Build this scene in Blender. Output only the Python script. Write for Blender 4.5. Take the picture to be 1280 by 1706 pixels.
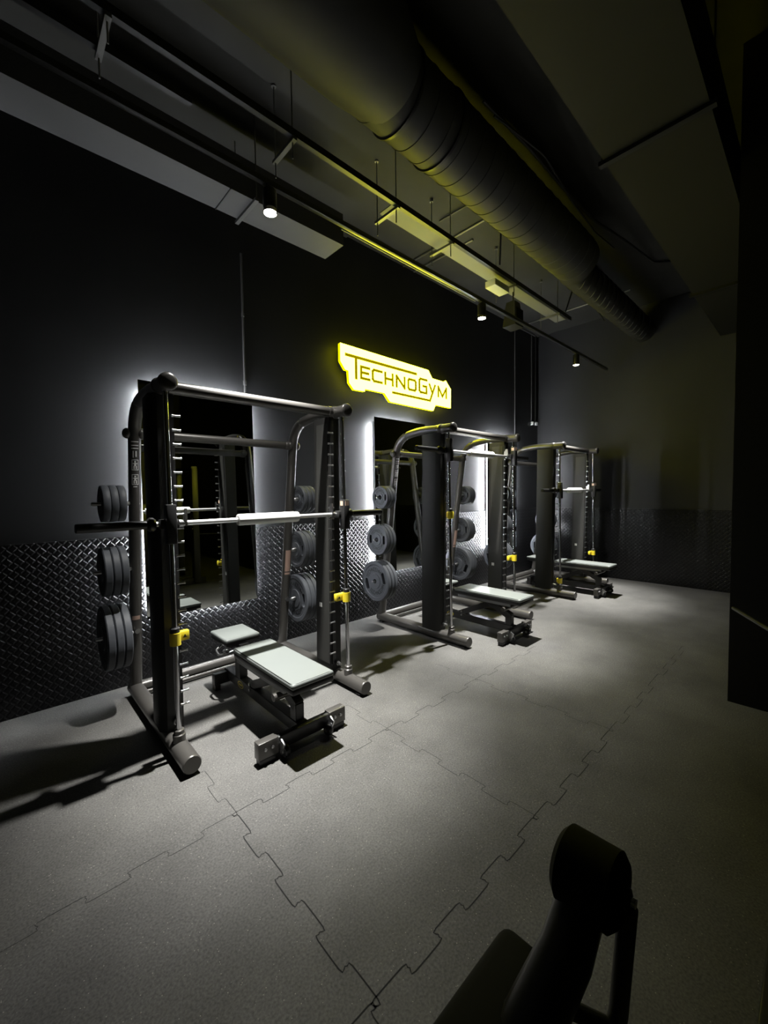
import bpy, bmesh, math, random
from mathutils import Vector, Matrix
random.seed(4)
S = bpy.context.scene
for o in list(bpy.data.objects): bpy.data.objects.remove(o)
C = S.collection
PI = math.pi

# ------------------------------------------------------------------ camera
CAM_F = 683.8322 / 1280.0 * 36.0
yaw, pitch, roll = 0.817, -0.0459, -0.0144
d = Vector((math.cos(yaw)*math.cos(pitch), math.sin(yaw)*math.cos(pitch), math.sin(pitch)))
r0 = d.cross(Vector((0, 0, 1))).normalized(); u0 = r0.cross(d)
cr, sr = math.cos(roll), math.sin(roll)
rv = cr*r0 + sr*u0; uv = -sr*r0 + cr*u0
cam_d = bpy.data.cameras.new('camera'); cam = bpy.data.objects.new('camera', cam_d); C.objects.link(cam)
cam_d.sensor_fit = 'HORIZONTAL'; cam_d.sensor_width = 36.0; cam_d.lens = CAM_F
cam_d.clip_start = 0.02
M = Matrix((rv, uv, -d)).transposed().to_4x4(); M.translation = Vector((0, -3.7925, 1.5156))
cam.matrix_world = M
S.camera = cam

# ------------------------------------------------------------------ exposure, world, lamp strengths
S.view_settings.view_transform = 'Standard'; S.view_settings.look = 'None'
S.view_settings.exposure = 0.0; S.view_settings.gamma = 1.0; S.view_settings.use_curve_mapping = False
w = bpy.data.worlds.new('world'); S.world = w; w.use_nodes = True
w.node_tree.nodes['Background'].inputs[0].default_value = (0.5, 0.55, 0.4, 1)
w.node_tree.nodes['Background'].inputs[1].default_value = 0.0
SPOT_BEAMS = [(1450.0, 50.0), (330.0, 82.0)]   # each ceiling spotlight: hot centre beam and its wide spill (watt, cone)
STRIP_E = 250.0          # LED strip behind each mirror
SIGN_E = 22.0            # lit sign face
SIGN_EDGE_E = 4.0
SPOT_POS = [(1.348, -1.33, 3.371), (3.75, -1.33, 3.371), (6.15, -1.33, 3.371)]

# ------------------------------------------------------------------ materials
def N(nt, t, **k):
    n = nt.nodes.new(t)
    for a, b in k.items(): setattr(n, a, b)
    return n
def mat(name, col, rough=.5, metal=0.0, spec=.5, bump=None, var=None, coat=0):
    m = bpy.data.materials.new(name); m.use_nodes = True; nt = m.node_tree
    b = nt.nodes['Principled BSDF']
    b.inputs['Base Color'].default_value = (*col, 1); b.inputs['Roughness'].default_value = rough
    b.inputs['Metallic'].default_value = metal; b.inputs['Specular IOR Level'].default_value = spec
    b.inputs['Coat Weight'].default_value = coat
    tc = N(nt, 'ShaderNodeTexCoord')
    if var:      # (scale, lo, hi) multiplies the base colour
        nz = N(nt, 'ShaderNodeTexNoise'); nz.inputs['Scale'].default_value = var[0]; nz.inputs['Detail'].default_value = 6
        mr = N(nt, 'ShaderNodeMapRange'); mr.inputs['From Min'].default_value = .3; mr.inputs['From Max'].default_value = .7
        mr.inputs['To Min'].default_value = var[1]; mr.inputs['To Max'].default_value = var[2]
        mx = N(nt, 'ShaderNodeMix', data_type='RGBA', blend_type='MULTIPLY'); mx.inputs[0].default_value = 1
        mx.inputs[6].default_value = (*col, 1)
        nt.links.new(tc.outputs['Object'], nz.inputs['Vector']); nt.links.new(nz.outputs['Fac'], mr.inputs['Value'])
        nt.links.new(mr.outputs[0], mx.inputs[7]); nt.links.new(mx.outputs[2], b.inputs['Base Color'])
    if bump:     # (scale, strength, distance)
        nb = N(nt, 'ShaderNodeTexNoise'); nb.inputs['Scale'].default_value = bump[0]; nb.inputs['Detail'].default_value = 4
        bp = N(nt, 'ShaderNodeBump'); bp.inputs['Strength'].default_value = bump[1]; bp.inputs['Distance'].default_value = bump[2]
        nt.links.new(tc.outputs['Object'], nb.inputs['Vector']); nt.links.new(nb.outputs['Fac'], bp.inputs['Height'])
        nt.links.new(bp.outputs[0], b.inputs['Normal'])
    return m
def emis(name, col, e):
    m = bpy.data.materials.new(name); m.use_nodes = True; nt = m.node_tree; nt.nodes.clear()
    o = N(nt, 'ShaderNodeOutputMaterial'); x = N(nt, 'ShaderNodeEmission')
    x.inputs[0].default_value = (*col, 1); x.inputs[1].default_value = e
    nt.links.new(x.outputs[0], o.inputs[0]); return m

def diamond_plate(name, axis):
    """raised bars lying alternately along both diagonals, black painted"""
    m = mat(name, (.008, .008, .009), .30, .0, .45); nt = m.node_tree; b = nt.nodes['Principled BSDF']; L = nt.links.new
    def mth(op, a, bb=None, cc=None):
        n = N(nt, 'ShaderNodeMath', operation=op)
        for i, v in enumerate((a, bb, cc)):
            if v is None: continue
            if isinstance(v, (int, float)): n.inputs[i].default_value = v
            else: L(v, n.inputs[i])
        return n.outputs[0]
    tc = N(nt, 'ShaderNodeTexCoord'); sp = N(nt, 'ShaderNodeSeparateXYZ'); L(tc.outputs['Object'], sp.inputs[0])
    h = sp.outputs[axis]; z = sp.outputs[2]
    s = .060
    u = mth('DIVIDE', mth('ADD', h, z), s); v = mth('DIVIDE', mth('SUBTRACT', h, z), s)
    par = mth('MODULO', mth('ABSOLUTE', mth('ADD', mth('FLOOR', u), mth('FLOOR', v))), 2.0)
    par = mth('GREATER_THAN', par, .5)
    fu = mth('SUBTRACT', mth('FRACT', u), .5); fv = mth('SUBTRACT', mth('FRACT', v), .5)
    au = mth('ABSOLUTE', fu); av = mth('ABSOLUTE', fv)
    A = mth('MAXIMUM', mth('DIVIDE', au, .49), mth('DIVIDE', av, .36))
    B = mth('MAXIMUM', mth('DIVIDE', av, .49), mth('DIVIDE', au, .36))
    mixv = mth('ADD', mth('MULTIPLY', par, A), mth('MULTIPLY', mth('SUBTRACT', 1.0, par), B))
    hgt = mth('SMOOTH_MIN', mth('DIVIDE', mth('MAXIMUM', mth('SUBTRACT', 1.0, mixv), 0.0), .30), 1.0, .3)
    bp = N(nt, 'ShaderNodeBump'); bp.inputs['Strength'].default_value = 1.0; bp.inputs['Distance'].default_value = .0035
    L(hgt, bp.inputs['Height']); L(bp.outputs[0], b.inputs['Normal'])
    return m

def floor_material():
    m = mat('rubber_floor', (.10, .098, .093), .68, 0, .25); nt = m.node_tree; b = nt.nodes['Principled BSDF']; L = nt.links.new
    tc = N(nt, 'ShaderNodeTexCoord')
    n1 = N(nt, 'ShaderNodeTexNoise'); n1.inputs['Scale'].default_value = 1.6; n1.inputs['Detail'].default_value = 8; n1.inputs['Roughness'].default_value = .65
    n2 = N(nt, 'ShaderNodeTexNoise'); n2.inputs['Scale'].default_value = 120; n2.inputs['Detail'].default_value = 3
    vo = N(nt, 'ShaderNodeTexVoronoi'); vo.inputs['Scale'].default_value = 210
    for n in (n1, n2, vo): L(tc.outputs['Object'], n.inputs['Vector'])
    r1 = N(nt, 'ShaderNodeMapRange'); r1.inputs['From Min'].default_value = .3; r1.inputs['From Max'].default_value = .7; r1.inputs['To Min'].default_value = .72; r1.inputs['To Max'].default_value = 1.22
    r2 = N(nt, 'ShaderNodeMapRange'); r2.inputs['From Min'].default_value = .3; r2.inputs['From Max'].default_value = .7; r2.inputs['To Min'].default_value = .7; r2.inputs['To Max'].default_value = 1.3
    L(n1.outputs['Fac'], r1.inputs['Value']); L(n2.outputs['Fac'], r2.inputs['Value'])
    # pale flecks: a few of the granules
    sc = N(nt, 'ShaderNodeSeparateColor'); L(vo.outputs['Color'], sc.inputs[0])
    gt = N(nt, 'ShaderNodeMath', operation='GREATER_THAN'); gt.inputs[1].default_value = .985; L(sc.outputs[0], gt.inputs[0])
    lt = N(nt, 'ShaderNodeMath', operation='LESS_THAN'); lt.inputs[1].default_value = .35; L(vo.outputs['Distance'], lt.inputs[0])
    fl = N(nt, 'ShaderNodeMath', operation='MULTIPLY'); L(gt.outputs[0], fl.inputs[0]); L(lt.outputs[0], fl.inputs[1])
    mu = N(nt, 'ShaderNodeMath', operation='MULTIPLY'); L(r1.outputs[0], mu.inputs[0]); L(r2.outputs[0], mu.inputs[1])
    mx = N(nt, 'ShaderNodeMix', data_type='RGBA', blend_type='MULTIPLY'); mx.inputs[0].default_value = 1
    mx.inputs[6].default_value = (.10, .098, .093, 1); L(mu.outputs[0], mx.inputs[7])
    m2 = N(nt, 'ShaderNodeMix', data_type='RGBA'); L(fl.outputs[0], m2.inputs[0]); L(mx.outputs[2], m2.inputs[6]); m2.inputs[7].default_value = (.32, .30, .27, 1)
    L(m2.outputs[2], b.inputs['Base Color'])
    bp = N(nt, 'ShaderNodeBump'); bp.inputs['Strength'].default_value = .5; bp.inputs['Distance'].default_value = .002
    L(n2.outputs['Fac'], bp.inputs['Height']); L(bp.outputs[0], b.inputs['Normal'])
    return m

MT = dict(
    floor=floor_material(),
    seam=mat('floor_seam', (.01, .01, .01), .9),
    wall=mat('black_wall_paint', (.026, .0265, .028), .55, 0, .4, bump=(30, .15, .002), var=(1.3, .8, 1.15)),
    ceil=mat('ceiling_paint', (.048, .048, .045), .8, 0, .2, var=(2, .85, 1.1)),
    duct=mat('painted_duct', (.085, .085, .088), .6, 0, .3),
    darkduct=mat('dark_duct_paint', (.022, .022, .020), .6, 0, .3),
    roundduct=mat('round_duct_paint', (.055, .055, .052), .6, 0, .3),
    tray=mat('galvanised_tray', (.22, .22, .20), .6, 0, .3),
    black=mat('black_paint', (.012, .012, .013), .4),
    track=mat('track_black', (.012, .012, .012), .3, 0, .6),
    tube=mat('graphite_tube', (.080, .076, .070), .33, .35, .5),
    column=mat('column_shroud', (.014, .014, .013), .55, 0, .35),
    panel=mat('column_inner_panel', (.035, .035, .032), .5, .1, .4),
    chrome=mat('chrome', (.62, .62, .64), .18, 1),
    barsteel=mat('bar_steel', (.72, .72, .72), .36, .8),
    steel=mat('brushed_steel', (.42, .42, .42), .32, 1),
    grip=mat('white_grip', (.72, .72, .70), .5),
    yellow=mat('yellow_plastic', (.70, .56, .03), .42),
    orange=mat('orange_label', (.70, .50, .38), .6),
    white=mat('white_label', (.85, .85, .83), .6),
    tan=mat('tan_label', (.45, .30, .24), .6),
    rubber=mat('plate_rubber', (.075, .081, .092), .55, 0, .4, bump=(160, .15, .001)),
    lettering=mat('plate_lettering', (.010, .011, .013), .6),
    pad=mat('grey_vinyl', (.14, .153, .145), .45, 0, .4, bump=(90, .1, .001)),
    frame=mat('black_frame', (.022, .022, .022), .38, .1, .5),
    rail=mat('grey_rail', (.22, .225, .23), .4, .3),
    dark=mat('dark_vinyl', (.008, .008, .007), .8, 0, .15),
    plate_x=diamond_plate('diamond_plate_left', 0),
    plate_y=diamond_plate('diamond_plate_back', 1),
    mirror=mat('mirror_glass', (.55, .57, .56), .008, 1),
    mback=mat('mirror_back', (.02, .02, .02), .6),
    strip=emis('led_strip', (.94, .97, 1.0), STRIP_E),
    sface=emis('sign_face', (1.0, .95, .036), SIGN_E),
    sedge=emis('sign_edge', (.80, .78, .0), SIGN_EDGE_E),
    sletter=emis('sign_letter', (.30, .23, .0), 1.0),
    lens=emis('lamp_lens', (1, .97, .92), 60),
    reflector=mat('lamp_reflector', (.8, .75, .65), .2, 1),
    conduit=mat('grey_conduit', (.13, .13, .13), .4, .4),
    cable=mat('black_cable', (.012, .012, .012), .5),
    ybox=mat('pale_box', (.55, .55, .50), .5),
)

# ------------------------------------------------------------------ mesh helpers
class MB:
    def __init__(s): s.bm = bmesh.new()
    def box(s, c, size, rot=None, bev=0, seg=2):
        t = bmesh.new(); bmesh.ops.create_cube(t, size=1)
        bmesh.ops.scale(t, vec=size, verts=t.verts)
        if bev: bmesh.ops.bevel(t, geom=list(t.edges), offset=bev, segments=seg, profile=.5, affect='EDGES')
        mt = Matrix.Translation(c) @ (rot.to_4x4() if rot else Matrix.Identity(4))
        bmesh.ops.transform(t, matrix=mt, verts=t.verts); s.merge(t); return s
    def merge(s, t):
        me = bpy.data.meshes.new('tmp'); t.to_mesh(me); t.free(); s.bm.from_mesh(me); bpy.data.meshes.remove(me)
    def mesh(s, me, mt=None):
        t = bmesh.new(); t.from_mesh(me)
        if mt: bmesh.ops.transform(t, matrix=mt, verts=t.verts)
        s.merge(t); return s
    def tube(s, pts, r, seg=16, caps=True):
        pts = [Vector(p) for p in pts]; rr = r if isinstance(r, (list, tuple)) else [r]*len(pts)
        rings = []; prev = None
        for i, p in enumerate(pts):
            if i == 0: t = pts[1]-p
            elif i == len(pts)-1: t = p-pts[i-1]
            else: t = (pts[i+1]-p).normalized() + (p-pts[i-1]).normalized()
            t.normalize()
            if prev is None:
                a = Vector((0, 0, 1)) if abs(t.z) < .9 else Vector((1, 0, 0))
                n = t.cross(a).normalized()
            else:
                n = (prev - prev.dot(t)*t).normalized()
            prev = n; b = t.cross(n)
            rings.append([s.bm.verts.new(p + rr[i]*(math.cos(2*PI*k/seg)*n + math.sin(2*PI*k/seg)*b)) for k in range(seg)])
        for a, b in zip(rings, rings[1:]):
            for k in range(seg): s.bm.faces.new((a[k], a[(k+1) % seg], b[(k+1) % seg], b[k]))
        if caps:
            s.bm.faces.new(list(reversed(rings[0]))); s.bm.faces.new(rings[-1])
        return s
    def lathe(s, prof, p, axis, seg=32):
        """prof: (distance along axis, radius)"""
        p = Vector(p); axis = Vector(axis).normalized()
        return s.tube([p + axis*a for a, _ in prof], [max(q, 1e-4) for _, q in prof], seg)
    def prism(s, poly, z0, z1, fn):
        """poly 2D points, extruded z0..z1, mapped by fn(u, v, h)"""
        a = [s.bm.verts.new(fn(u, v, z0)) for u, v in poly]; b = [s.bm.verts.new(fn(u, v, z1)) for u, v in poly]
        n = len(poly)
        for i in range(n): s.bm.faces.new((a[i], a[(i+1) % n], b[(i+1) % n], b[i]))
        s.bm.faces.new(list(reversed(a))); s.bm.faces.new(b); return s
    def ball(s, c, r, sx=1, sy=1, sz=1, seg=20):
        t = bmesh.new(); bmesh.ops.create_uvsphere(t, u_segments=seg, v_segments=seg//2, radius=r)
        bmesh.ops.transform(t, matrix=Matrix.Translation(c) @ Matrix.Diagonal((sx, sy, sz, 1)), verts=t.verts); s.merge(t); return s
    def quad(s, a, b, c, d_):
        s.bm.faces.new([s.bm.verts.new(v) for v in (a, b, c, d_)]); return s
    def build(s, name, material, parent=None, smooth=True, shift=(0, 0, 0)):
        bm = s.bm
        if any(shift): bmesh.ops.translate(bm, vec=shift, verts=bm.verts)
        bmesh.ops.recalc_face_normals(bm, faces=bm.faces)
        if smooth:
            for f in bm.faces: f.smooth = True
            for e in bm.edges:
                if len(e.link_faces) == 2 and e.calc_face_angle(0) > math.radians(38): e.smooth = False
        me = bpy.data.meshes.new(name); bm.to_mesh(me); bm.free()
        for m_ in (material if isinstance(material, (list, tuple)) else [material]): me.materials.append(m_)
        o = bpy.data.objects.new(name, me); C.objects.link(o)
        if parent: o.parent = parent
        return o
def bend(pts, r, n=6):
    """round the corners of a polyline"""
    pts = [Vector(p) for p in pts]; out = [pts[0]]
    for a, b, c in zip(pts, pts[1:], pts[2:]):
        p = b + (a-b).normalized()*r; q = b + (c-b).normalized()*r
        for k in range(n+1):
            t = k/n; out.append((1-t)**2*p + 2*t*(1-t)*b + t*t*q)
    out.append(pts[-1]); return out
def tag(o, label=None, cat=None, group=None, kind=None):
    if label: o['label'] = label
    if cat: o['category'] = cat
    if group: o['group'] = group
    if kind: o['kind'] = kind
    return o
def empty(name, loc, label, cat, group=None):
    o = bpy.data.objects.new(name, None); o.location = loc; o.empty_display_size = .1; C.objects.link(o)
    return tag(o, label, cat, group)
def kids(o): return [c for c in list(C.objects) if c.parent == o]
def copy_tree(o, parent=None):
    c = o.copy(); C.objects.link(c); c.parent = parent
    for ch in kids(o): copy_tree(ch, c)
    return c
def struct(o): o['kind'] = 'structure'; return o

# ------------------------------------------------------------------ room shell
XB = 7.67; ZC = 4.46; X0 = -3.0; Y1 = -8.5; PLT = 1.2
# floor with interlocking seams
fm = MB(); fm.box(((X0+XB)/2, Y1/2, -.05), (XB-X0, -Y1, .1))
floor = struct(fm.build('floor', [MT['floor'], MT['seam']], smooth=False))
def jigsaw(length, n=7, amp=.019):
    """centre line of a puzzle seam, running along u from 0 to length"""
    per = 1.0/n; pts = [(0.0, 0.0)]; k = 0
    cnt = int(round(length*n))
    for i in range(cnt):
        sgn = 1 if i % 2 == 0 else -1
        u = i*per; f = .16*per
        pts += [(u+f*.2, 0), (u+f*.0, sgn*amp*.35), (u-f*.15, sgn*amp*.8), (u+f*.5, sgn*amp), (u+per*.5, sgn*amp*1.02), (u+per-f*.5, sgn*amp), (u+per+f*.15, sgn*amp*.8), (u+per, sgn*amp*.35)]
    pts.append((length, 0)); return pts
def seam(mb, origin, du, length, width, n=7, flip=1):
    dv = Vector((-du[1], du[0], 0))*flip; du = Vector((du[0], du[1], 0)); o = Vector(origin)
    pts = [o + du*a + dv*b for a, b in jigsaw(length, n)]
    prev = None
    for i, p in enumerate(pts):
        t = (pts[min(i+1, len(pts)-1)] - pts[max(i-1, 0)]).normalized(); nrm = Vector((-t.y, t.x, 0))*width/2
        a = mb.bm.verts.new(p+nrm); b = mb.bm.verts.new(p-nrm)
        if prev: mb.bm.faces.new((prev[0], prev[1], b, a))
        prev = (a, b)
sm = MB()
tx, ty = .748, -1.929
for k in range(0, 3): seam(sm, (tx+k, ty, .0006), (1, 0), 1, .0035)
seam(sm, (tx-1, ty, .0006), (1, 0), 1, .0022)
for k in range(-1, 4): seam(sm, (tx+k, ty-1, .0006), (1, 0), 1, .0045 if k < 2 else .003)
for k in (-1, 0, 1, 2): seam(sm, (tx+k, ty-1, .0006), (0, 1), 1, .0045 if k <= 0 else .0028, flip=-1)
for k in (0, 1, 2): seam(sm, (tx+k, ty, .0006), (0, 1), .43, .0025, flip=-1)
seam(sm, (tx, ty-2, .0006), (0, 1), 1, .004)
so = struct(sm.build('floor_seams', MT['seam'], smooth=False)); so.name = 'trim_1'

def wallbox(name, c, size, m): return struct(MB().box(c, size).build(name, m, smooth=False))
wallbox('wall_left', ((X0+XB)/2, .1, ZC/2+.3), (XB-X0, .2, ZC+.6), MT['wall'])
wallbox('wall_back', (XB+.1, Y1/2, ZC/2+.3), (.2, -Y1+.4, ZC+.6), MT['wall'])
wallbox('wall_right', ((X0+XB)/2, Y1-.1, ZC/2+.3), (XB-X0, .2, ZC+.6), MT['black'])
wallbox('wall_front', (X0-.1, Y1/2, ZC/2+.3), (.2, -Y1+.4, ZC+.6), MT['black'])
cm = MB(); cm.box(((3.03+XB)/2, Y1/2, ZC+.15), (XB-3.03, -Y1, .3)); cm.box(((X0+3.03)/2, Y1/2, ZC+.13), (3.03-X0, -Y1, .3))
struct(cm.build('ceiling', MT['ceil'], smooth=False))
# partition block closing the right side of the bay
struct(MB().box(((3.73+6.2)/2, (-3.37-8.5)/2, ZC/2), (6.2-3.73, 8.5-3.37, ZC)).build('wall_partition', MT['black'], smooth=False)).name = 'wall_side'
# diamond plate wainscots
struct(MB().box(((X0+XB)/2, -.008, PLT/2), (XB-X0, .016, PLT)).build('trim_2', MT['plate_x'], smooth=False))
struct(MB().box((XB-.008, Y1/2, PLT/2), (.016, -Y1, PLT)).build('trim_3', MT['plate_y'], smooth=False))

# ------------------------------------------------------------------ backlit mirrors
mirrors = [(.84, 1.79, 'tall backlit wall mirror behind the nearest rack'), (3.345, 4.27, 'tall backlit wall mirror behind the middle rack, below the lit yellow sign'),
           (5.80, 6.73, 'tall backlit wall mirror behind the farthest rack')]
for x0, x1, lab in mirrors:
    z0, z1 = .52, 2.44; xc, zc = (x0+x1)/2, (z0+z1)/2
    t = empty('wall_mirror', (xc, -.016, z0), lab, 'mirror', 'backlit mirrors on the left wall')
    sh = (-xc, .016, -z0)
    MB().box((xc, -.077, zc), (x1-x0, .006, z1-z0)).build('glass', MT['mirror'], t, False, sh)
    MB().box((xc, -.045, zc), (x1-x0-.084, .058, z1-z0-.084)).build('backing_frame', MT['mback'], t, False, sh)
    e = .037
    for s_ in (-1, 1):
        xs = xc + s_*((x1-x0)/2-e)
        MB().box((xs, -.048, zc), (.006, .016, z1-z0-.12)).build('light_strip', MT['strip'], t, False, sh)
    MB().box((xc, -.048, z1-e), (x1-x0-.16, .014, .004)).build('light_strip', MT['strip'], t, False, sh)
    MB().box((xc, -.048, z0+e), (x1-x0-.16, .014, .004)).build('light_strip', MT['strip'], t, False, sh)

# ------------------------------------------------------------------ illuminated sign
sg = empty('wall_sign', (3.81, -.02, 2.63), 'glowing yellow lit sign reading TECHNOGYM with stretched T and underline', 'sign')
SS = (-3.81, .02, -2.63)
OUT = [(2.823, 3.18), (4.305, 3.165), (4.387, 3.070), (4.635, 3.066), (4.682, 3.092), (4.799, 2.985), (4.790, 2.722), (4.454, 2.722), (4.402, 2.634),
       (3.583, 2.642), (3.489, 2.733), (3.173, 2.733), (3.167, 2.703), (3.008, 2.699), (2.940, 2.767), (2.932, 2.899), (2.887, 2.901), (2.821, 2.986)]
FN = lambda y0: (lambda u, v, h: Vector((u, y0-h, v)))
MB().prism(OUT, 0, .004, FN(-.116)).build('face', MT['sface'], sg, False, SS)
MB().prism(OUT, .0, .034, FN(-.082)).build('body', MT['sedge'], sg, False, SS)
cxs, czs = 3.81, 2.91
INN = [(cxs+(a-cxs)*.95, czs+(b-czs)*.84) for a, b in OUT]
MB().prism(INN, .0, .082, FN(0)).build('mount', MT['black'], sg, False, SS)
def strokes(mb, lines, wd, fn, h0=0, h1=.006):
    for L_ in lines:
        for (a, b) in zip(L_, L_[1:]):
            a = Vector(a); b = Vector(b); t = (b-a).normalized(); n = Vector((-t.y, t.x))*wd/2; e = t*wd*.5
            q = [a-e+n, a-e-n, b+e-n, b+e+n]
            mb.prism([(p.x, p.y) for p in q], h0, h1, fn)
    return mb
b0, t0 = 2.848, 2.978
LET = {'T': [[(2.90, 3.070), (4.055, 3.068)], [(3.040, 3.06), (3.040, 2.835)]],
       'E': [[(3.240, t0), (3.115, t0), (3.115, b0), (3.240, b0)], [(3.115, 2.914), (3.222, 2.914)]],
       'C': [[(3.44, t0), (3.315, t0), (3.295, t0-.02), (3.295, b0+.02), (3.315, b0), (3.44, b0)]],
       'H': [[(3.50, t0), (3.50, b0)], [(3.625, t0), (3.625, b0)], [(3.50, 2.914), (3.625, 2.914)]],
       'N': [[(3.695, b0), (3.695, t0), (3.838, b0), (3.838, t0)]],
       'O': [[(3.925, t0), (4.03, t0), (4.048, t0-.02), (4.048, b0+.02), (4.03, b0), (3.925, b0), (3.907, b0+.02), (3.907, t0-.02), (3.925, t0)]],
       'G': [[(4.265, 3.022), (4.14, 3.022), (4.12, 3.0), (4.12, b0+.02), (4.14, b0), (4.262, b0), (4.262, 2.935), (4.195, 2.935)]],
       'Y': [[(4.325, t0), (4.382, 2.875)], [(4.440, t0), (4.333, 2.762), (3.63, 2.762)]],
       'M': [[(4.512, b0), (4.512, t0), (4.600, b0+.01), (4.688, t0), (4.688, b0)]]}
for ch in 'TECHNOGYM':
    strokes(MB(), LET[ch], .030 if ch != 'T' else .034, FN(-.120)).build('letter', MT['sletter'], sg, False, SS)

# ------------------------------------------------------------------ smith machines
MY = .75      # root sits at y = -.75
W = .62
def up_y(z): return -.25 - .145*z          # leaning rear upright
def add(name, mb, m, parent, shift=(0, MY, 0)): return mb.build(name, m, parent, True, shift)
def make_machine(x):
    t = empty('smith_machine', (x, -MY, 0), '', 'gym machine', 'smith machines along the mirrored wall')
    for s_ in (-1, 1):
        f = add('foot_beam', MB().tube([(s_*W, -.22, .062), (s_*W, -1.49, .062)], .050, 24), MT['tube'], t)
        add('end_cap', MB().lathe([(0, .0505), (.006, .0505), (.012, .046), (.012, 0)], (s_*W, -1.488, .062), (0, -1, 0), 28), MT['tube'], f)
        add('end_cap', MB().lathe([(0, .0505), (.006, .0505), (.012, .046), (.012, 0)], (s_*W, -.222, .062), (0, 1, 0), 28), MT['tube'], f)
        add('foot_pad', MB().box((s_*W, -1.44, .007), (.07, .05, .014)), MT['black'], f)
        add('foot_pad', MB().box((s_*W, -.27, .007), (.07, .05, .014)), MT['black'], f)
        # leaning rear upright curving forward into the top joint
        pts = bend([(s_*W, up_y(.08), .08), (s_*W, up_y(2.10), 2.10), (s_*W, -.84, 2.165), (s_*W, -1.25, 2.145)], .17, 8)
        u = add('rear_upright', MB().tube(pts, .040, 20), MT['tube'], t)
        add('knob_cap', MB().ball((s_*(W+.045), up_y(1.95)+.005, 1.95), .036, .8).ball((s_*(W-.035), up_y(1.95)-.012, 1.95), .036, .8), MT['tube'], u)
        # front column
        xi, xo = (.555, .665)
        c = add('column', MB().prism([(s_*xi, -.95), (s_*xo, -.93), (s_*(xo+.012), -1.10), (s_*(xo-.02), -1.155), (s_*xi, -1.155)], .10, 2.11,
                lambda a, b, h: Vector((a, b - .03*(h/2.1), h))), MT['column'], t)
        add('inner_panel', MB().prism([(-1.145, .16), (-.955, .16), (-1.02, 2.06), (-1.165, 2.06)], 0, .004, lambda a, b, h: Vector((s_*(xi-.001)-s_*h, a - .0*(b), b))), MT['panel'], c)
        add('rack_plate', MB().box((s_*(xi+.022), -1.172, 1.12), (.030, .012, 1.92), Matrix.Rotation(-.0143*-1, 3, 'X')), MT['frame'], c)
        for k in range(22):
            z = .26 + .082*k
            add('hook_peg', MB().lathe([(0, .0078), (.006, .0078), (.006, .006), (.040, .006), (.040, .0078), (.046, .0078)], (s_*(xi-.010)+(-.018 if s_ > 0 else -.028), -1.178-.0143*z, z), (1, 0, 0), 10), MT['steel'], c)
        # guide rod and its sockets
        g = add('guide_rod', MB().tube([(s_*W, -1.285, .14), (s_*W, -1.262, 2.11)], .0145, 16), MT['chrome'], t)
        add('rod_socket', MB().lathe([(0, .034), (.05, .034), (.055, .028), (.075, .028), (.08, .022)], (s_*W, -1.285, .095), (0, 0, 1), 20), MT['tube'], g)
        add('bolt', MB().lathe([(0, .018), (.02, .018), (.02, .012), (.05, .012)], (s_*(W-.02), -1.165, .165), (0, -1, 0), 12), MT['steel'], c)
        # top joint
        add('top_joint', MB().tube([(s_*W, -1.12, 2.149), (s_*W, -1.33, 2.145)], .044, 22)
            .lathe([(0, .050), (.02, .050), (.028, .045), (.034, .030), (.034, 0)], (s_*W, -1.31, 2.145), (0, -1, 0), 24)
            .lathe([(0, .042), (.03, .042)], (s_*(W-.07), -1.175, 2.149), (s_, 0, 0), 20)
            .ball((s_*W, -1.175, 2.148), .050), MT['tube'], t)
        # weight horns
        for z, y in ((.53, -.385), (1.0, -.42), (1.47, -.475)):
            add('weight_horn', MB().lathe([(.018, .001), (.022, .008), (.035, .015), (.055, .021), (.066, .022), (.068, .012), (.245, .012), (.252, .010), (.254, .001)], (s_*(W+.005), y, z), (s_, 0, 0), 18)
                .tube([(s_*W, up_y(z)-.01, z), (s_*W, y, z)], .018, 12), MT['steel'], t)
        # labels on the rear upright, wrapped round the tube
        a0 = math.radians(-98)
        def patch(mb, u0, v0, u1, v1, n=4):
            R = .0412
            for k in range(n):
                q = []
                for uu, vv in ((u0+(u1-u0)*k/n, v0), (u0+(u1-u0)*(k+1)/n, v0), (u0+(u1-u0)*(k+1)/n, v1), (u0+(u1-u0)*k/n, v1)):
                    a = a0 + uu/R; q.append((s_*W + R*math.cos(a), up_y(vv) + R*math.sin(a), vv))
                mb.quad(*q)
        if s_ < 0:
            mb = MB()
            for zc_ in (1.735, 1.635):
                h_ = .036; w_ = .021
                for uu in ((-w_, zc_-h_, w_, zc_-h_+.004), (-w_, zc_+h_-.004, w_, zc_+h_), (-w_, zc_-h_, -w_+.004, zc_+h_), (w_-.004, zc_-h_, w_, zc_+h_),
                           (-.005, zc_+.016, .005, zc_+.026), (-.006, zc_-.008, .006, zc_+.013), (-.014, zc_+.006, .014, zc_+.012), (-.010, zc_-.028, -.003, zc_-.006), (.003, zc_-.028, .010, zc_-.006)):
                    patch(mb, *uu)
            for vv in (1.89, 1.865, 1.845): patch(mb, -.024, vv, .022, vv+.005)
            patch(mb, -.014, 1.785, -.009, 1.83); patch(mb, .002, 1.79, .010, 1.83); patch(mb, -.012, 1.582, .012, 1.588)
            add('pictogram_label', mb, MT['white'], u)
            mb = MB(); patch(mb, -.026, .615, .026, .645, 6); add('stripe_label', mb, MT['tan'], u)
        else:
            mb = MB(); patch(mb, -.03, .80, .02, 1.0, 6); patch(mb, -.03, .77, .02, .79, 6); add('stripe_label', mb, MT['tan'], u)
            add('paper_label', MB().box((s_*(xi-.0065), -1.03, .62), (.002, .035, .035)), MT['white'], c)
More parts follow.
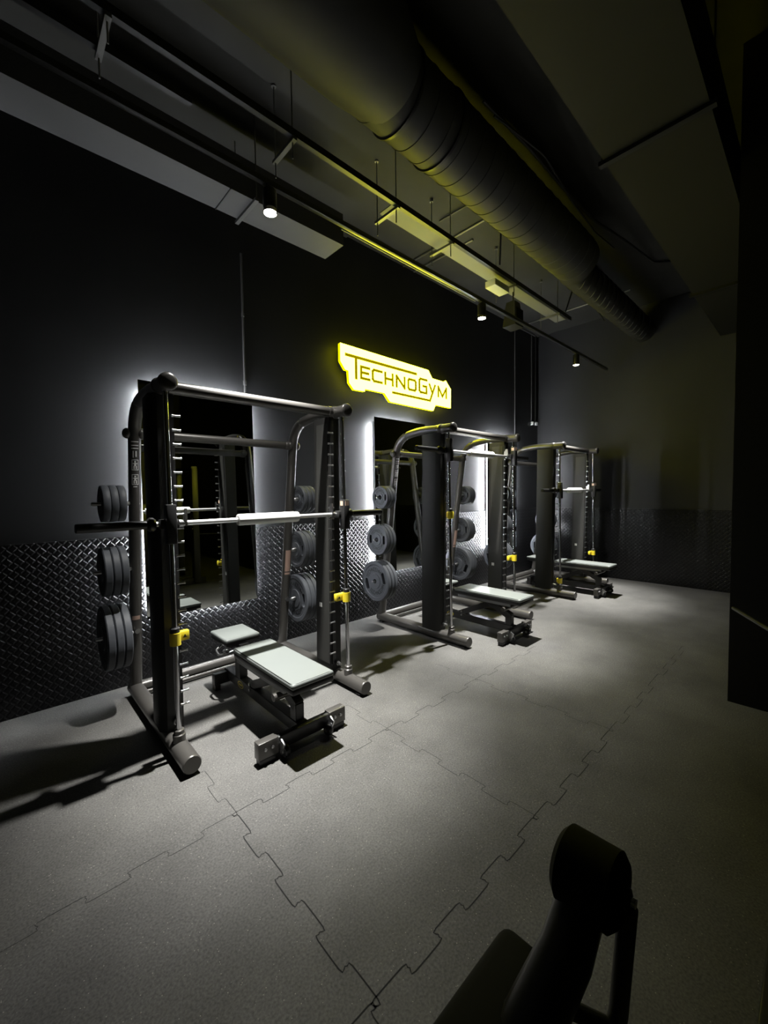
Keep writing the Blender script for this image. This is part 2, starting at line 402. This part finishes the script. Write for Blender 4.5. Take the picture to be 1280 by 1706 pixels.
    add('rear_beam', MB().tube([(-W, -.245, .062), (W, -.245, .062)], .042, 20), MT['tube'], t)
    add('rear_rail', MB().tube([(-W, -.30, .030), (W, -.30, .030)], .014, 12), MT['tube'], t)
    add('top_bar', MB().tube([(-W+.04, -1.175, 2.149), (W-.04, -1.175, 2.149)], .037, 22), MT['tube'], t)
    add('cross_bar', MB().tube([(-W, up_y(1.95)-.004, 1.95), (W, up_y(1.95)-.004, 1.95)], .032, 20)
        .lathe([(0, .038), (.05, .038), (.06, .033)], (-W+.02, up_y(1.95)-.004, 1.95), (1, 0, 0), 20)
        .lathe([(0, .038), (.05, .038), (.06, .033)], (W-.02, up_y(1.95)-.004, 1.95), (-1, 0, 0), 20), MT['tube'], t)
    # bar with sliding carriages (meshes around z = 0, moved by the part's location)
    yb = -1.222
    bar = add('barbell', MB().tube([(-1.05+.35, yb, 0), (1.05-.35, yb, 0)], .0150, 16), MT['barsteel'], t)
    add('grip_pad', MB().lathe([(0, .017), (.004, .034), (.014, .037), (.436, .037), (.446, .034), (.45, .017)], (-.21, yb, 0), (1, 0, 0), 24), MT['grip'], bar)
    for s_ in (-1, 1):
        add('sleeve', MB().lathe([(0, .024), (.355, .024), (.36, .020)], (s_*.69, yb, 0), (s_, 0, 0), 24).lathe([(0, .03), (.012, .040), (.03, .040), (.045, .026)], (s_*.685, yb, 0), (s_, 0, 0), 20), MT['frame'], bar)
        add('carriage', MB().box((s_*W, -1.277, 0), (.055, .06, .225), None, .008).box((s_*W, -1.24, 0), (.10, .06, .055), None, .008), MT['frame'], bar)
        hk = MB().prism([(-.02, -.018), (.02, -.018), (.026, .03), (.004, .085), (-.018, .085), (-.022, .03)], 0, .010, lambda a, b, h: Vector((s_*(.528)+h, yb+a, b)))
        hk.lathe([(0, .022), (.025, .022)], (s_*.535, yb, 0), (s_, 0, 0), 18)
        add('bar_hook', hk, MT['steel'], bar)
        if s_ > 0: add('warning_label', MB().box((s_*W, -1.3082, .085), (.034, .002, .034)).box((s_*(W)-.0285, -1.277, .085), (.002, .034, .034)), MT['orange'], bar)
    for s_ in (-1, 1):
        st = add('safety_stop', MB().lathe([(-.036, .030), (.036, .030)], (s_*W, -1.28, 0), (0, 0, 1), 24).box((s_*(W-.042), -1.245, 0), (.085, .035, .056), Matrix.Rotation(0, 3, 'Z'), .006), MT['yellow'], t)
        add('stop_collar', MB().lathe([(0, .026), (.025, .026), (.03, .022)], (s_*W, -1.28, .036), (0, 0, 1), 20), MT['black'], st)
        tri = MB().prism([(-.011, -.009), (.011, -.009), (0, .011)], 0, .002, lambda a, b, h: Vector((s_*(W-.058)+a, -1.262-h, b))); add('warning_mark', tri, MT['black'], st)
    return t

def plate_mesh(R, T, name):
    """weight plate round the x axis, outer face at +x, two grip slots cut through"""
    mb = MB()
    prof = [(0, .026), (0, R*.36), (.006, R*.38), (.006, R*.80), (0, R*.84), (0, R*.97), (.006, R), (T-.006, R), (T, R*.97), (T, R*.84), (T-.006, R*.80), (T-.006, R*.38), (T, R*.36), (T, .026)]
    seg = 56; rings = []
    for a, q in prof: rings.append([mb.bm.verts.new((a-T/2, q*math.cos(2*PI*k/seg), q*math.sin(2*PI*k/seg))) for k in range(seg)])
    for i in range(len(rings)):
        a, b = rings[i], rings[(i+1) % len(rings)]
        for k in range(seg): mb.bm.faces.new((a[k], a[(k+1) % seg], b[(k+1) % seg], b[k]))
    o = mb.build(name, MT['rubber'])
    cuts = MB()
    for s_ in (-1, 1): cuts.box((0, s_*R*.63, 0), (T*3, R*.20, R*.56), None, R*.07)
    co = cuts.build('cutter', MT['black'])
    md = o.modifiers.new('cut', 'BOOLEAN'); md.object = co; md.operation = 'DIFFERENCE'; md.solver = 'EXACT'
    dg = bpy.context.evaluated_depsgraph_get(); dg.update()
    me = bpy.data.meshes.new_from_object(o.evaluated_get(dg))
    bm = bmesh.new(); bm.from_mesh(me)
    for f in bm.faces: f.smooth = True
    for e in bm.edges: e.smooth = not (len(e.link_faces) == 2 and e.calc_face_angle(0) > math.radians(32))
    bm.to_mesh(me); bm.free(); me.name = name; me.materials.clear(); me.materials.append(MT['rubber'])
    bpy.data.objects.remove(co); bpy.data.objects.remove(o); return me
GL = {'T': [[(0, 1), (1, 1)], [(.5, 1), (.5, 0)]], 'E': [[(1, 1), (0, 1), (0, 0), (1, 0)], [(0, .5), (.8, .5)]], 'C': [[(1, 1), (0, 1), (0, 0), (1, 0)]],
      'H': [[(0, 0), (0, 1)], [(1, 0), (1, 1)], [(0, .5), (1, .5)]], 'N': [[(0, 0), (0, 1), (1, 0), (1, 1)]], 'O': [[(0, 0), (0, 1), (1, 1), (1, 0), (0, 0)]],
      'G': [[(1, 1), (0, 1), (0, 0), (1, 0), (1, .5), (.5, .5)]], 'Y': [[(0, 1), (.5, .45)], [(1, 1), (.4, 0)]], 'M': [[(0, 0), (0, 1), (.5, .3), (1, 1), (1, 0)]]}
def plate_letters(R, T, side):
    """curved word above and below the hub on the face towards `side`"""
    mb = MB(); word = 'TECHNOGYM'; rad = R*.52; h = R*.17; wd = R*.105; xf = side*(T/2-.0055)
    for flip in (1, -1):
        for i, ch in enumerate(word):
            ang = (i-4)*.235
            for L_ in GL[ch]:
                for a, b in zip(L_, L_[1:]):
                    q = []
                    A = Vector(((a[0]-.5)*wd, (a[1]-.5)*h)); B = Vector(((b[0]-.5)*wd, (b[1]-.5)*h)); t_ = (B-A).normalized(); n_ = Vector((-t_.y, t_.x))*R*.017
                    for p in (A+n_, A-n_, B-n_, B+n_):
                        # local right / up at this angle on the arc, as read from outside
                        rr = rad + p.y + R*.07 if flip > 0 else rad - p.y + R*.07
                        th = (ang + p.x/rad) if flip > 0 else (-ang - p.x/rad)
                        yy = rr*math.sin(th) * (1 if flip > 0 else 1)
                        zz = rr*math.cos(th) * flip
                        if flip < 0: yy = -yy
                        # outside reader on the -x side sees +y to the left
                        q.append((xf + side*.0012, (-yy if side < 0 else yy), zz))
                    mb.quad(*q)
    me = mb.build('lettering', MT['lettering'], smooth=False); m_ = me.data; bpy.data.objects.remove(me); return m_

SIZES = {'large': (.225, .046, .53, -.385), 'medium': (.17, .044, 1.0, -.42), 'small': (.125, .042, 1.47, -.475)}
PM = {k: plate_mesh(v[0], v[1], 'weight_plate') for k, v in SIZES.items()}
PL = {k: (plate_letters(v[0], v[1], -1), plate_letters(v[0], v[1], 1)) for k, v in SIZES.items()}
MACH = [(1.325, 1.357, .70, .715, 'nearest'), (3.88, 1.93, 1.29, .715, 'middle'), (6.39, 1.52, .235, .50, 'farthest')]
first = None
for (mx_, zb, zs1, zs2, word) in MACH:
    if first is None: first = t = make_machine(mx_)
    else:
        t = copy_tree(first); t.location.x = mx_
    t['label'] = {'nearest': 'nearest rack machine of grey tubes, white padded bar at mid height, left of the photo',
                  'middle': 'middle of three grey tube rack machines, its bar raised almost to the top',
                  'farthest': 'farthest grey tube rack machine, nearest the back wall corner'}[word]
    st = [k for k in kids(t) if k.name.startswith('safety_stop')]
    for k in kids(t):
        if k.name.startswith('barbell'): k.location.z = zb
    st.sort(key=lambda o: sum(v.co.x for v in o.data.vertices)/len(o.data.vertices))
    st[0].location.z = zs1; st[1].location.z = zs2
    for s_, side in ((-1, 'left'), (1, 'right')):
        for sz, (R, T, z, y) in SIZES.items():
            lev = {'large': 'lowest', 'medium': 'middle', 'small': 'top'}[sz]
            for i in range(3):
                pos = ('innermost', 'centre', 'outermost')[i]
                o = bpy.data.objects.new('weight_plate', PM[sz]); C.objects.link(o)
                o.location = (mx_ + s_*(.692 + T*.5 + (T+.004)*i), y, z)
                o.rotation_euler.x = random.uniform(-.05, .05) + (0 if random.random() < .7 else random.choice([-.3, .4]))
                tag(o, '%s grey weight plate, %s of three, %s side of the %s rack' % (sz, pos, side, word), 'weight plate', 'weight plates stored on the racks')
                if i == 2 or (i == 0):
                    fs = s_ if i == 2 else -s_
                    l = bpy.data.objects.new('lettering', PL[sz][0 if fs < 0 else 1]); C.objects.link(l); l.parent = o

# ------------------------------------------------------------------ benches
def bar_box(mb, a, b, wx, h, bev=.004):
    """square tube from a to b in the y-z plane"""
    a = Vector(a); b = Vector(b); t_ = b-a; ang = math.atan2(t_.z, t_.y)
    return mb.box((a+b)/2, (wx, t_.length, h), Matrix.Rotation(ang, 3, 'X'), bev, 1)
def make_bench(x):
    t = empty('flat_bench', (x, -1.2, 0), '', 'bench', 'grey padded benches under the racks'); sh = (0, 1.2, 0)
    def a_(n, mb, m, p=None): return mb.build(n, m, p or t, True, sh)
    p = a_('seat_pad', MB().box((0, -1.40, .432), (.29, .80, .034), None, .014, 4), MT['pad'])
    a_('pad_base', MB().box((0, -1.40, .400), (.283, .79, .036), None, .008, 2), MT['black'], p)
    a_('piping', MB().tube(bend([(-.138, -1.03, .446), (-.138, -1.79, .446), (.138, -1.79, .446), (.138, -1.03, .446)], .03), .0028, 8), MT['dark'], p)
    h = a_('head_pad', MB().box((0, -.70, .445), (.265, .31, .032), None, .014, 4), MT['pad'])
    a_('pad_base', MB().box((0, -.70, .418), (.255, .30, .030), None, .008, 2), MT['black'], h)
    a_('pad_frame', MB().box((0, -.70, .394), (.19, .24, .018), None, .004).box((0, -.90, .385), (.07, .20, .04), None, .004), MT['frame'], h)
    a_('lever', MB().tube(bend([(-.10, -.70, .385), (-.16, -.73, .365), (-.165, -.80, .345), (-.11, -.84, .36), (-.05, -.84, .37)], .02), .008, 10)
       .lathe([(0, .014), (.05, .016), (.055, .012)], (-.13, -.82, .375), (0, -1, .2), 14), MT['steel'])
    for s_ in (-1, 1): a_('side_rail', bar_box(MB(), (s_*.125, -1.04, .372), (s_*.125, -1.68, .372), .022, .034), MT['rail'])
    a_('support_beam', bar_box(MB(), (0, -.80, .345), (0, -1.60, .345), .08, .055), MT['frame'])
    a_('base_beam', bar_box(MB(), (0, -.56, .105), (0, -1.66, .095), .07, .075), MT['frame'])
    a_('rear_foot', MB().box((0, -.585, .085), (.27, .06, .085), None, .006).box((-.11, -.585, .02), (.04, .06, .04)).box((.11, -.585, .02), (.04, .06, .04)), MT['frame'])
    ff = a_('front_foot', MB().box((0, -1.665, .082), (.48, .045, .08), None, .006), MT['frame'])
    for s_ in (-1, 1):
        bl = a_('foot_block', MB().box((s_*.240, -1.665, .082), (.125, .055, .095), None, .004), MT['tube'], ff)
        a_('floor_plate', MB().box((s_*.245, -1.665, .017), (.10, .05, .034), None, .004), MT['black'], bl)
        for q_ in (-.022, .022): a_('bolt', MB().lathe([(0, .009), (.008, .009), (.010, .006)], (s_*.240+q_, -1.692, .088), (0, -1, 0), 10), MT['steel'], bl)
        a_('wheel', MB().lathe([(0, .032), (.006, .036), (.024, .036), (.03, .032)], (s_*.15-.015, -1.715, .045), (1, 0, 0), 24), MT['black'], ff)
        a_('wheel_bracket', MB().box((s_*.172, -1.712, .075), (.012, .045, .085), Matrix.Rotation(.5, 3, 'X'), .003)
           .lathe([(-.006, .012), (.03, .012)], (s_*.15-.015, -1.715, .045), (1, 0, 0), 14), MT['steel'], ff)
    a_('rear_post', bar_box(MB(), (0, -.80, .12), (0, -.80, .36), .06, .085), MT['frame'])
    a_('front_post', bar_box(bar_box(MB(), (0, -1.60, .12), (0, -1.60, .235), .06, .07), (0, -1.62, .215), (0, -1.36, .345), .06, .07), MT['frame'])
    a_('diagonal_strut', bar_box(MB(), (0, -.98, .13), (0, -1.42, .335), .055, .06), MT['frame'])
    a_('cross_tube', MB().tube([(-.17, -1.62, .325), (.17, -1.62, .325)], .022, 16), MT['tube'])
    bd = MB()
    for rr0, rr1 in ((.8, 1.0),):
        n = 28
        for k in range(n):
            a, b = 2*PI*k/n, 2*PI*(k+1)/n
            bd.quad(*[(-.0365, -.86+.048*q*math.cos(an), .103+.026*q*math.sin(an)) for an, q in ((a, rr0), (b, rr0), (b, rr1), (a, rr1))])
    bd.box((-.0365, -.86, .103), (.001, .05, .012))
    a_('oval_badge', bd, MT['yellow'])
    a_('bolt', MB().lathe([(0, .010), (.010, .010)], (-.035, -1.02, .16), (-1, 0, 0), 10).lathe([(0, .010), (.010, .010)], (-.035, -1.02, .12), (-1, 0, 0), 10), MT['steel'])
    return t
BL = [(1.295, 'grey padded flat bench inside the nearest rack, brightest and largest of the three'), (3.83, 'grey padded flat bench inside the middle rack'),
      (6.33, 'grey padded flat bench inside the farthest rack by the back wall')]
b1 = None
for bx, lab in BL:
    if b1 is None: b1 = t = make_bench(bx)
    else: t = copy_tree(b1); t.location.x = bx
    t['label'] = lab

# ------------------------------------------------------------------ ceiling services
tr = empty('light_track', (5.0, -1.30, 3.52), 'long black track rail carrying the three spotlights', 'track light rail')
shf = (-5.0, 1.30, -3.52)
MB().box((2.2, -1.33, 3.50), (10.4, .035, .036), None, .003).build('rail', MT['track'], tr, True, shf)
MB().tube([(1.95, -1.298, 3.492), (3.68, -1.298, 3.492)], .011, 10).build('rail_conduit', MT['conduit'], tr, True, shf)
for k, (x, y, z) in enumerate(SPOT_POS):
    t = empty('spotlight', (x, y, z+.11), ('spotlight above the nearest rack, brightest of three on the track', 'spotlight on the track to the right above the lit sign', 'farthest of the three spotlights, at the far end of the track')[k], 'spotlight', 'track spotlights')
    sh = (-x, -y, -z-.11)
    MB().lathe([(0, .040), (.008, .043), (.115, .043), (.125, .036), (.125, 0)], (x, y, z-.03), (0, 0, 1), 28, ).build('housing', MT['track'], t, True, sh)
    MB().tube([(x, y, z+.09), (x, y, z+.115)], .014, 12).box((x, y, z+.118), (.09, .034, .018)).build('bracket', MT['track'], t, True, sh)
    rim = MB(); rim.tube([(x, y, z-.052), (x, y, z-.030)], [.0445, .0430], 28, False).tube([(x, y, z-.052), (x, y, z-.030)], [.0405, .0400], 28, False)
    rim.build('rim', MT['reflector'], t, True, sh)
    MB().lathe([(0, .0), (.001, .036), (.006, .037), (.007, 0)], (x, y, z-.045), (0, 0, 1), 24).build('lens', MT['lens'], t, True, sh)
    for watt, cone in SPOT_BEAMS:
        ld = bpy.data.lights.new('spot_lamp', 'SPOT'); ld.energy = watt; ld.spot_size = math.radians(cone); ld.spot_blend = 1.0
        ld.shadow_soft_size = .03; ld.color = (1, .985, .95)
        lo = bpy.data.objects.new('lamp_light', ld); C.objects.link(lo); lo.parent = t; lo.location = (0, 0, -.11-.056)

# hanging cable tray above the track
tray = empty('cable_tray', (3.0, -1.15, 3.95), 'long black hanging cable tray above the spotlight rail', 'cable tray')
sh = (-3.0, 1.15, -3.95)
MB().box((1.525, -1.285, 3.955), (9.05, .035, .05)).build('side_rail', MT['black'], tray, False, sh)
MB().box((-1.0, -1.06, 3.955), (3.95, .035, .045)).build('side_rail', MT['black'], tray, False, sh)
MB().box((4.30, -1.17, 3.975), (3.5, .20, .008)).build('tray_base', MT['tray'], tray, False, sh)
for x in (.50, 1.56, 2.555, 3.30, 4.5, 5.66):
    y2 = -1.04
    MB().box((x, (-1.29+y2)/2, 3.915), (.03, .29, .022)).build('trapeze', MT['conduit'], tray, False, sh)
    for y in (-1.275, y2):
        MB().tube([(x, y, 3.80), (x, y, ZC+.0)], .005, 6).lathe([(0, .018), (.03, .018)], (x, y, ZC-.03), (0, 0, 1), 10).build('hanger_rod', MT['conduit'], tray, True, sh)
yb_ = MB().box((4.28, -1.19, 3.855), (.30, .13, .07), None, .004); yb_ = yb_.build('junction_box', MT['ybox'])
tag(yb_, 'pale box fixed under the cable tray above the sign, glowing yellow in its light', 'junction box')

# pendant speaker
sp = empty('hanging_speaker', (4.72, -1.14, 3.52), 'black speaker hanging under the cable tray, right of the second spotlight', 'speaker'); sh = (-4.72, 1.14, -3.52)
MB().prism([(-.10, -.085), (.10, -.085), (.10, .085), (-.10, .085)], 0, .30, lambda a, b, h: Vector((4.72+a*(1.0-.35*(h/.3)**2), -1.14+b*(1.0-.35*(h/.3)**2), 3.53+h))).build('cabinet', MT['black'], sp, True, sh)
MB().box((4.72, -1.227, 3.64), (.17, .004, .19)).build('grille', MT['dark'], sp, True, sh)
MB().tube([(4.72, -1.14, 3.82), (4.72, -1.14, 3.96)], .008, 8).build('hanger', MT['black'], sp, True, sh)

# rectangular duct along the left wall
d1 = empty('rectangular_duct', (0, -.60, 3.8), 'long grey rectangular duct near the left wall, top left of the photo', 'duct'); sh = (0, .60, -3.8)
s1 = (3.80-1.5156)/(3.5-1.5156)
ya, yb2, xe = -3.7925+2.92*s1, -3.7925+2.665*s1, 2.10*s1
MB().box(((X0+xe)/2, (ya+yb2)/2, 3.80+.14), (xe-X0, ya-yb2, .28)).build('duct_body', MT['duct'], d1, False, sh)
for x in (1.55,):
    MB().box((x, (ya+yb2)/2, 3.79), (.03, ya-yb2+.08, .022)).build('support_channel', MT['conduit'], d1, False, sh)
    for y in (ya+.03, yb2-.03): MB().tube([(x, y, 3.78), (x, y, ZC)], .005, 6).build('hanger_rod', MT['conduit'], d1, True, sh)
MB().box((1.36, (ya+yb2)/2, 3.797), (.006, ya-yb2+.004, .006)).build('duct_joint', MT['black'], d1, False, sh)

# round spiral duct
rd = empty('round_duct', (3, -1.86, 4.05), 'large round spiral duct running along the ceiling centre, lit yellow on its left side', 'duct'); sh = (-3, 1.86, -4.05)
bm_ = MB(); x = X0
prof = []
R1, R2 = .235, .175
xs = X0
while xs < 4.62:
    prof += [(xs, R1), (xs+.148, R1), (xs+.150, R1+.004), (xs+.158, R1+.004), (xs+.160, R1)]; xs += .16
bm_.tube([(a, -1.88, 4.06) for a, _ in prof], [q for _, q in prof], 40)
bm_.build('duct_body', MT['roundduct'], rd, True, sh)
prof = [(4.60, R1), (4.75, R1), (4.95, R2)]; xs = 4.95
while xs < 7.5:
    prof += [(xs, R2), (xs+.148, R2), (xs+.150, R2+.004), (xs+.158, R2+.004), (xs+.160, R2)]; xs += .16
prof.append((XB-.01, R2))
MB().tube([(a, -1.88+ (R1-q)*1.7, 4.06) for a, q in prof], [q for _, q in prof], 36).build('duct_body', MT['roundduct'], rd, True, sh)
for xx in (1.95, 2.35):
    MB().lathe([(0, R1+.002), (.002, R1+.012), (.02, R1+.012), (.022, R1+.002)], (xx, -1.88, 4.06), (1, 0, 0), 40).build('duct_clamp', MT['black'], rd, True, sh)
MB().tube([(X0, -1.95, 4.06), (1.62, -1.95, 4.06), (1.86, -1.90, 4.06)], [.30, .30, R1+.003], 36).build('duct_reducer', MT['roundduct'], rd, True, sh)

# right-hand rectangular duct
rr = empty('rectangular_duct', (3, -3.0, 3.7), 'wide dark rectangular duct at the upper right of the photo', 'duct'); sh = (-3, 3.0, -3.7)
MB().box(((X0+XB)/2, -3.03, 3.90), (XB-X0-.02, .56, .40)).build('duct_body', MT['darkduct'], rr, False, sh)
for x in (3.04, 5.8):
    MB().box((x, -3.03, 3.69), (.04, .62, .03)).build('support_channel', MT['black'], rr, False, sh)
    for y in (-2.735, -3.325): MB().tube([(x, y, 3.68), (x, y, ZC)], .005, 6).build('hanger_rod', MT['black'], rr, True, sh)

# cables on the round duct and on the ceiling
def cable(pts, r, label, cat='cable', m='cable', name='cable'):
    return tag(MB().tube(bend(pts, .08, 5), r, 8).build(name, MT[m]), label, cat)
cable([(2.5, -2.17, 4.15), (3.1, -2.20, 4.14), (3.7, -2.16, 4.20), (4.5, -2.17, 4.22), (5.2, -2.22, 4.30), (6.3, -2.25, 4.44), (6.6, -2.6, 4.44)], .012, 'black cable running along the far side of the round duct')
cable([(2.6, -2.19, 4.10), (3.2, -2.26, 4.12), (3.9, -2.18, 4.14), (4.6, -2.14, 4.16), (5.1, -2.15, 4.2)], .008, 'thin second cable sagging beside the round duct')
cable([(3.6, -.9, 4.44), (3.62, -1.40, 4.44), (3.85, -1.50, 4.30), (4.1, -1.33, 3.99)], .010, 'black cable looping from the ceiling down to the cable tray')
cable([(5.95, -1.25, 4.0), (5.9, -1.40, 4.35), (5.95, -1.45, 4.36), (6.6, -1.55, 4.0)], .010, 'short black cable drooping at the far end of the cable tray')
# conduits on the wall
def conduit(pts, label, r=.010):
    return tag(MB().tube(bend(pts, .05, 5), r, 10).build('wall_conduit', MT['conduit']), label, 'conduit')
c1 = conduit([(1.755, -.012, 3.78), (1.755, -.012, 2.42)], 'thin vertical conduit on the black wall above the nearest mirror')
MB().lathe([(0, .016), (.04, .016)], (1.755, -.014, 2.56), (0, 0, 1), 12).build('coupling', MT['conduit'], c1)
MB().lathe([(0, .014), (.03, .014)], (1.755, -.014, 3.2), (0, 0, 1), 12).build('coupling', MT['conduit'], c1)
c2 = conduit([(7.5, -.03, ZC-.03), (6.79, -.03, ZC-.03), (6.79, -.012, ZC-.06), (6.79, -.012, 2.42)], 'vertical conduit bending at the ceiling, on the wall above the farthest mirror')
MB().lathe([(0, .014), (.03, .014)], (6.79, -.014, 3.7), (0, 0, 1), 12).build('coupling', MT['conduit'], c2)
c3 = conduit([(7.40, -.012, 4.44), (7.40, -.012, 2.82)], 'pair of thin conduits dropping beside the room corner', .008)
MB().tube([(7.55, -.012, 4.44), (7.55, -.012, 2.82)], .008, 10).build('second_pipe', MT['conduit'], c3)
b_ = MB().lathe([(0, .03), (.05, .03), (.06, .02)], (7.40, -.03, 2.76), (0, 0, 1), 14).lathe([(0, .03), (.05, .03), (.06, .02)], (7.56, -.03, 2.77), (0, 0, 1), 14).build('cable_gland', MT['white'])
b_.parent = c3
# ceiling cross conduits
for k, (x, xl) in enumerate(((3.95, 'nearer'), (4.15, 'farther'))):
    tag(MB().tube([(x, -.02, ZC-.015), (x, -.95-.5*(k == 0), ZC-.015)], .012, 8).build('ceiling_conduit', MT['conduit']), '%s of two short conduits crossing the ceiling behind the cable tray' % xl, 'conduit', 'ceiling conduits')
tag(MB().tube([(6.9, -.02, ZC-.015), (6.9, -1.8, ZC-.015)], .012, 8).build('ceiling_conduit', MT['conduit']), 'conduit crossing the ceiling near the back wall', 'conduit', 'ceiling conduits')

# ------------------------------------------------------------------ dark equipment at the right
rb = empty('roller_bench', (.55, -3.45, 0), 'dark exercise bench with padded roller in the lower right foreground', 'gym machine'); sh = (-.55, 3.45, 0)
def rb_(n, mb, m='frame'): return mb.build(n, MT[m], rb, True, sh)
rb_('seat_pad', MB().box((.53, -3.372, .44), (.64, .16, .10), None, .03, 4), 'dark')
ro = rb_('roller', MB().lathe([(0, .060), (.012, .074), (.110, .074), (.122, .060)], (.875, -3.540, .705), (0, 1, 0), 36), 'dark')
MB().lathe([(0, .020), (.012, .020), (.016, .012)], (.875, -3.540, .705), (0, -1, 0), 20).build('roller_cap', MT['frame'], ro, True, sh)
MB().lathe([(0, .009), (.010, .009)], (.875, -3.554, .705), (0, -1, 0), 12).build('bolt', MT['chrome'], ro, True, sh)
rb_('roller_arm', MB().tube([(.875, -3.475, .70), (.80, -3.46, .58), (.68, -3.42, .44)], [.045, .05, .055], 14))
rb_('side_arm', MB().tube(bend([(.875, -3.550, .69), (.885, -3.530, .40), (.78, -3.48, .36)], .05), .018, 14))
rb_('brace', MB().tube([(.885, -3.53, .40), (.76, -3.44, .50)], .016, 12))
rb_('main_post', MB().box((.55, -3.40, .22), (.08, .07, .40), None, .006))
rb_('base_beam', MB().box((.50, -3.45, .03), (.70, .08, .06), None, .006))
rb_('cross_foot', MB().box((.20, -3.45, .03), (.07, .42, .06), None, .006))

cmx = empty('cable_machine', (1.9, -4.15, 0), 'tall black cable machine standing at the dark right edge', 'gym machine'); sh = (-1.9, 4.15, 0)
def cm_(n, mb, m='frame'): return mb.build(n, MT[m], cmx, True, sh)
cm_('base_frame', MB().box((1.85, -3.76, .05), (1.5, .10, .10), None, .006).box((1.85, -4.55, .05), (1.5, .10, .10), None, .006))
up = cm_('upright', MB().box((2.45, -3.74, 1.0), (.10, .14, 1.95), None, .006))
pg = MB()
for k in range(9): pg.lathe([(0, .006), (.01, .006)], (2.398, -3.70, .95+.06*k), (-1, 0, 0), 8)
pg.build('adjustment_holes', MT['steel'], up, True, sh)
cm_('upright', MB().box((2.45, -4.55, 1.0), (.10, .10, 1.95), None, .006))
cm_('top_frame', MB().box((2.45, -4.15, 1.98), (.10, .92, .08), None, .006))
cm_('shroud', MB().box((1.5, -4.1, .75), (.6, .66, 1.3), None, .02))
cm_('handle_arm', MB().tube(bend([(2.42, -3.72, .86), (2.62, -3.62, .86), (2.95, -3.475, .85)], .06), .010, 12))
